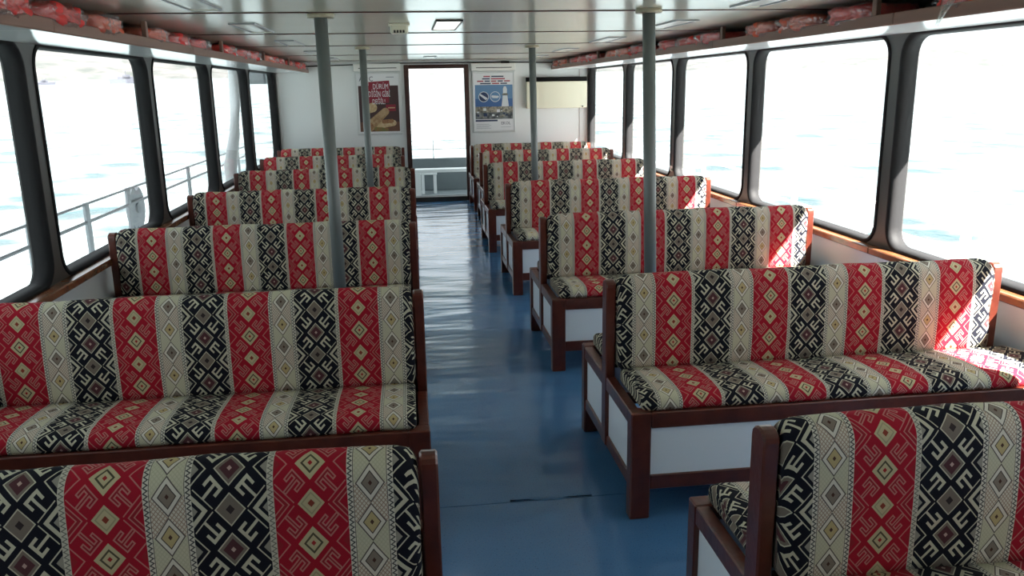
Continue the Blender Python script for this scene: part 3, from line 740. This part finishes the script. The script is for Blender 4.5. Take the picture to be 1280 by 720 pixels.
# aft deck: bulwark, railing, bench
bw = obj('aft_bulwark', box(-2.1, 3.0, 15.0, 15.08, -0.10, 0.475, 0.01), M['bulwark']); tag(bw, kind='structure')
t = thing('aft_railing', 'thin steel railing above the grey bulwark seen through the doorway', 'railing', (0.45, 15.04, 0.475))
for z in (0.16, 0.31): obj('rail', tube([(-2.5, 0, z), (2.5, 0, z)], 0.006 if z > .3 else 0.010, 8), M['white_paint'], t)
for x in (-1.6, 0, 1.6): obj('rail_post', tube([(x, 0, 0), (x, 0, 0.32)], 0.011, 8), M['white_paint'], t)
t = thing('deck_bench', 'white painted bench on the aft deck seen through the doorway', 'bench', (0.95, 14.0, -0.10))
obj('seat', box(-0.85, 0.85, -0.12, 0.12, 0.43, 0.485, 0.008), M['white_paint'], t)
for x in (-0.85, 0.76): obj('leg', box(x, x+0.09, -0.12, -0.05, 0, 0.43, 0.006), M['white_paint'], t); obj('leg', box(x, x+0.09, 0.05, 0.12, 0, 0.43, 0.006), M['white_paint'], t)
t = thing('deck_stool', 'small white stool frame under the aft deck bench', 'stool', (0.36, 14.62, -0.10))
obj('top', box(-0.16, 0.12, -0.1, 0.1, 0.33, 0.37, 0.005), M['white_paint'], t)
for x in (-0.15, 0.06): obj('leg', box(x, x+0.05, -0.09, -0.04, 0, 0.33), M['white_paint'], t); obj('leg', box(x, x+0.05, 0.04, 0.09, 0, 0.33), M['white_paint'], t)
# sea (the boat trims slightly by the bow) and far shore
TR = 0.0175
def seaz(y): return -2.3 + TR*y
sea = obj('sea', box(-6000, 6000, -4000, 6000, -1, 0), M['sea']); sea.location = (0, 0, -2.3); sea.rotation_euler = (math.atan(TR), 0, 0)
tag(sea, 'pale choppy sea filling the view outside the windows', 'sea', kind='stuff')
def hills(name, label, x0, y0, x1, y1, hmax, seed):
    n = 60; bm = bmesh.new(); rows_ = []
    d = Vector((x1-x0, y1-y0, 0)); nrm = Vector((-d.y, d.x, 0)).normalized()
    if nrm.dot(Vector(((x0+x1)/2, (y0+y1)/2, 0))) < 0: nrm = -nrm
    for j in range(9):
        row = []
        for i in range(n+1):
            s = i/n; p = Vector((x0, y0, 0))+d*s + nrm*(j*60)
            env = 0.35+0.65*abs(math.sin(s*5+seed))*(0.6+0.4*math.sin(s*13+seed*2))
            z = hmax*env*math.sin(min(j/6, 1)*1.5708) + (3*math.sin(i*2.1+j*1.7+seed) if 0 < j else 0)
            row.append(bm.verts.new((p.x, p.y, seaz(p.y)-3+z+(0 if j else -2))))
        rows_.append(row)
    for a, b in zip(rows_, rows_[1:]):
        for i in range(n): f_ = bm.faces.new((a[i], a[i+1], b[i+1], b[i])); f_.smooth = True
    bmesh.ops.recalc_face_normals(bm, faces=bm.faces)
    o = obj(name, bm, M['hill']); return tag(o, label, 'hills')
hills('hillside', 'hazy hilly shore beyond the sea, outside the left windows', -1900, 300, 300, 1700, 95, 0.6)
hills('hillside', 'hazy hilly shore beyond the sea, outside the right windows', 350, 1800, 2400, 900, 60, 2.1)
def ship(x, y, L, label, towers):
    t = thing('ship', label, 'ship', (x, y, seaz(y)), math.radians(20), 'distant ships')
    Hh = L*0.14
    obj('hull', prism([(-L/2, Hh), (-L*0.45, -0.5), (L*0.42, -0.5), (L/2, Hh*1.25), (L*0.3, Hh)], 'y', -L*0.09, L*0.09), M['hull'], t)
    for a, b, hh in towers: obj('deckhouse', box(a*L, b*L, -L*0.06, L*0.06, Hh, Hh+hh*L), M['hull'], t)
    obj('mast', box(-L*0.01, L*0.01, -L*0.01, L*0.01, Hh, Hh+L*0.25), M['hull'], t)
ship(-220.5, 560, 11.0, 'smaller dark ship far off through the left window', ((-0.3, 0.1, 0.09), (-0.2, -0.02, 0.15)))
ship(-173, 560, 20.0, 'larger dark ship far off beside the left window pillar', ((-0.25, 0.2, 0.07), (-0.1, 0.12, 0.13)))
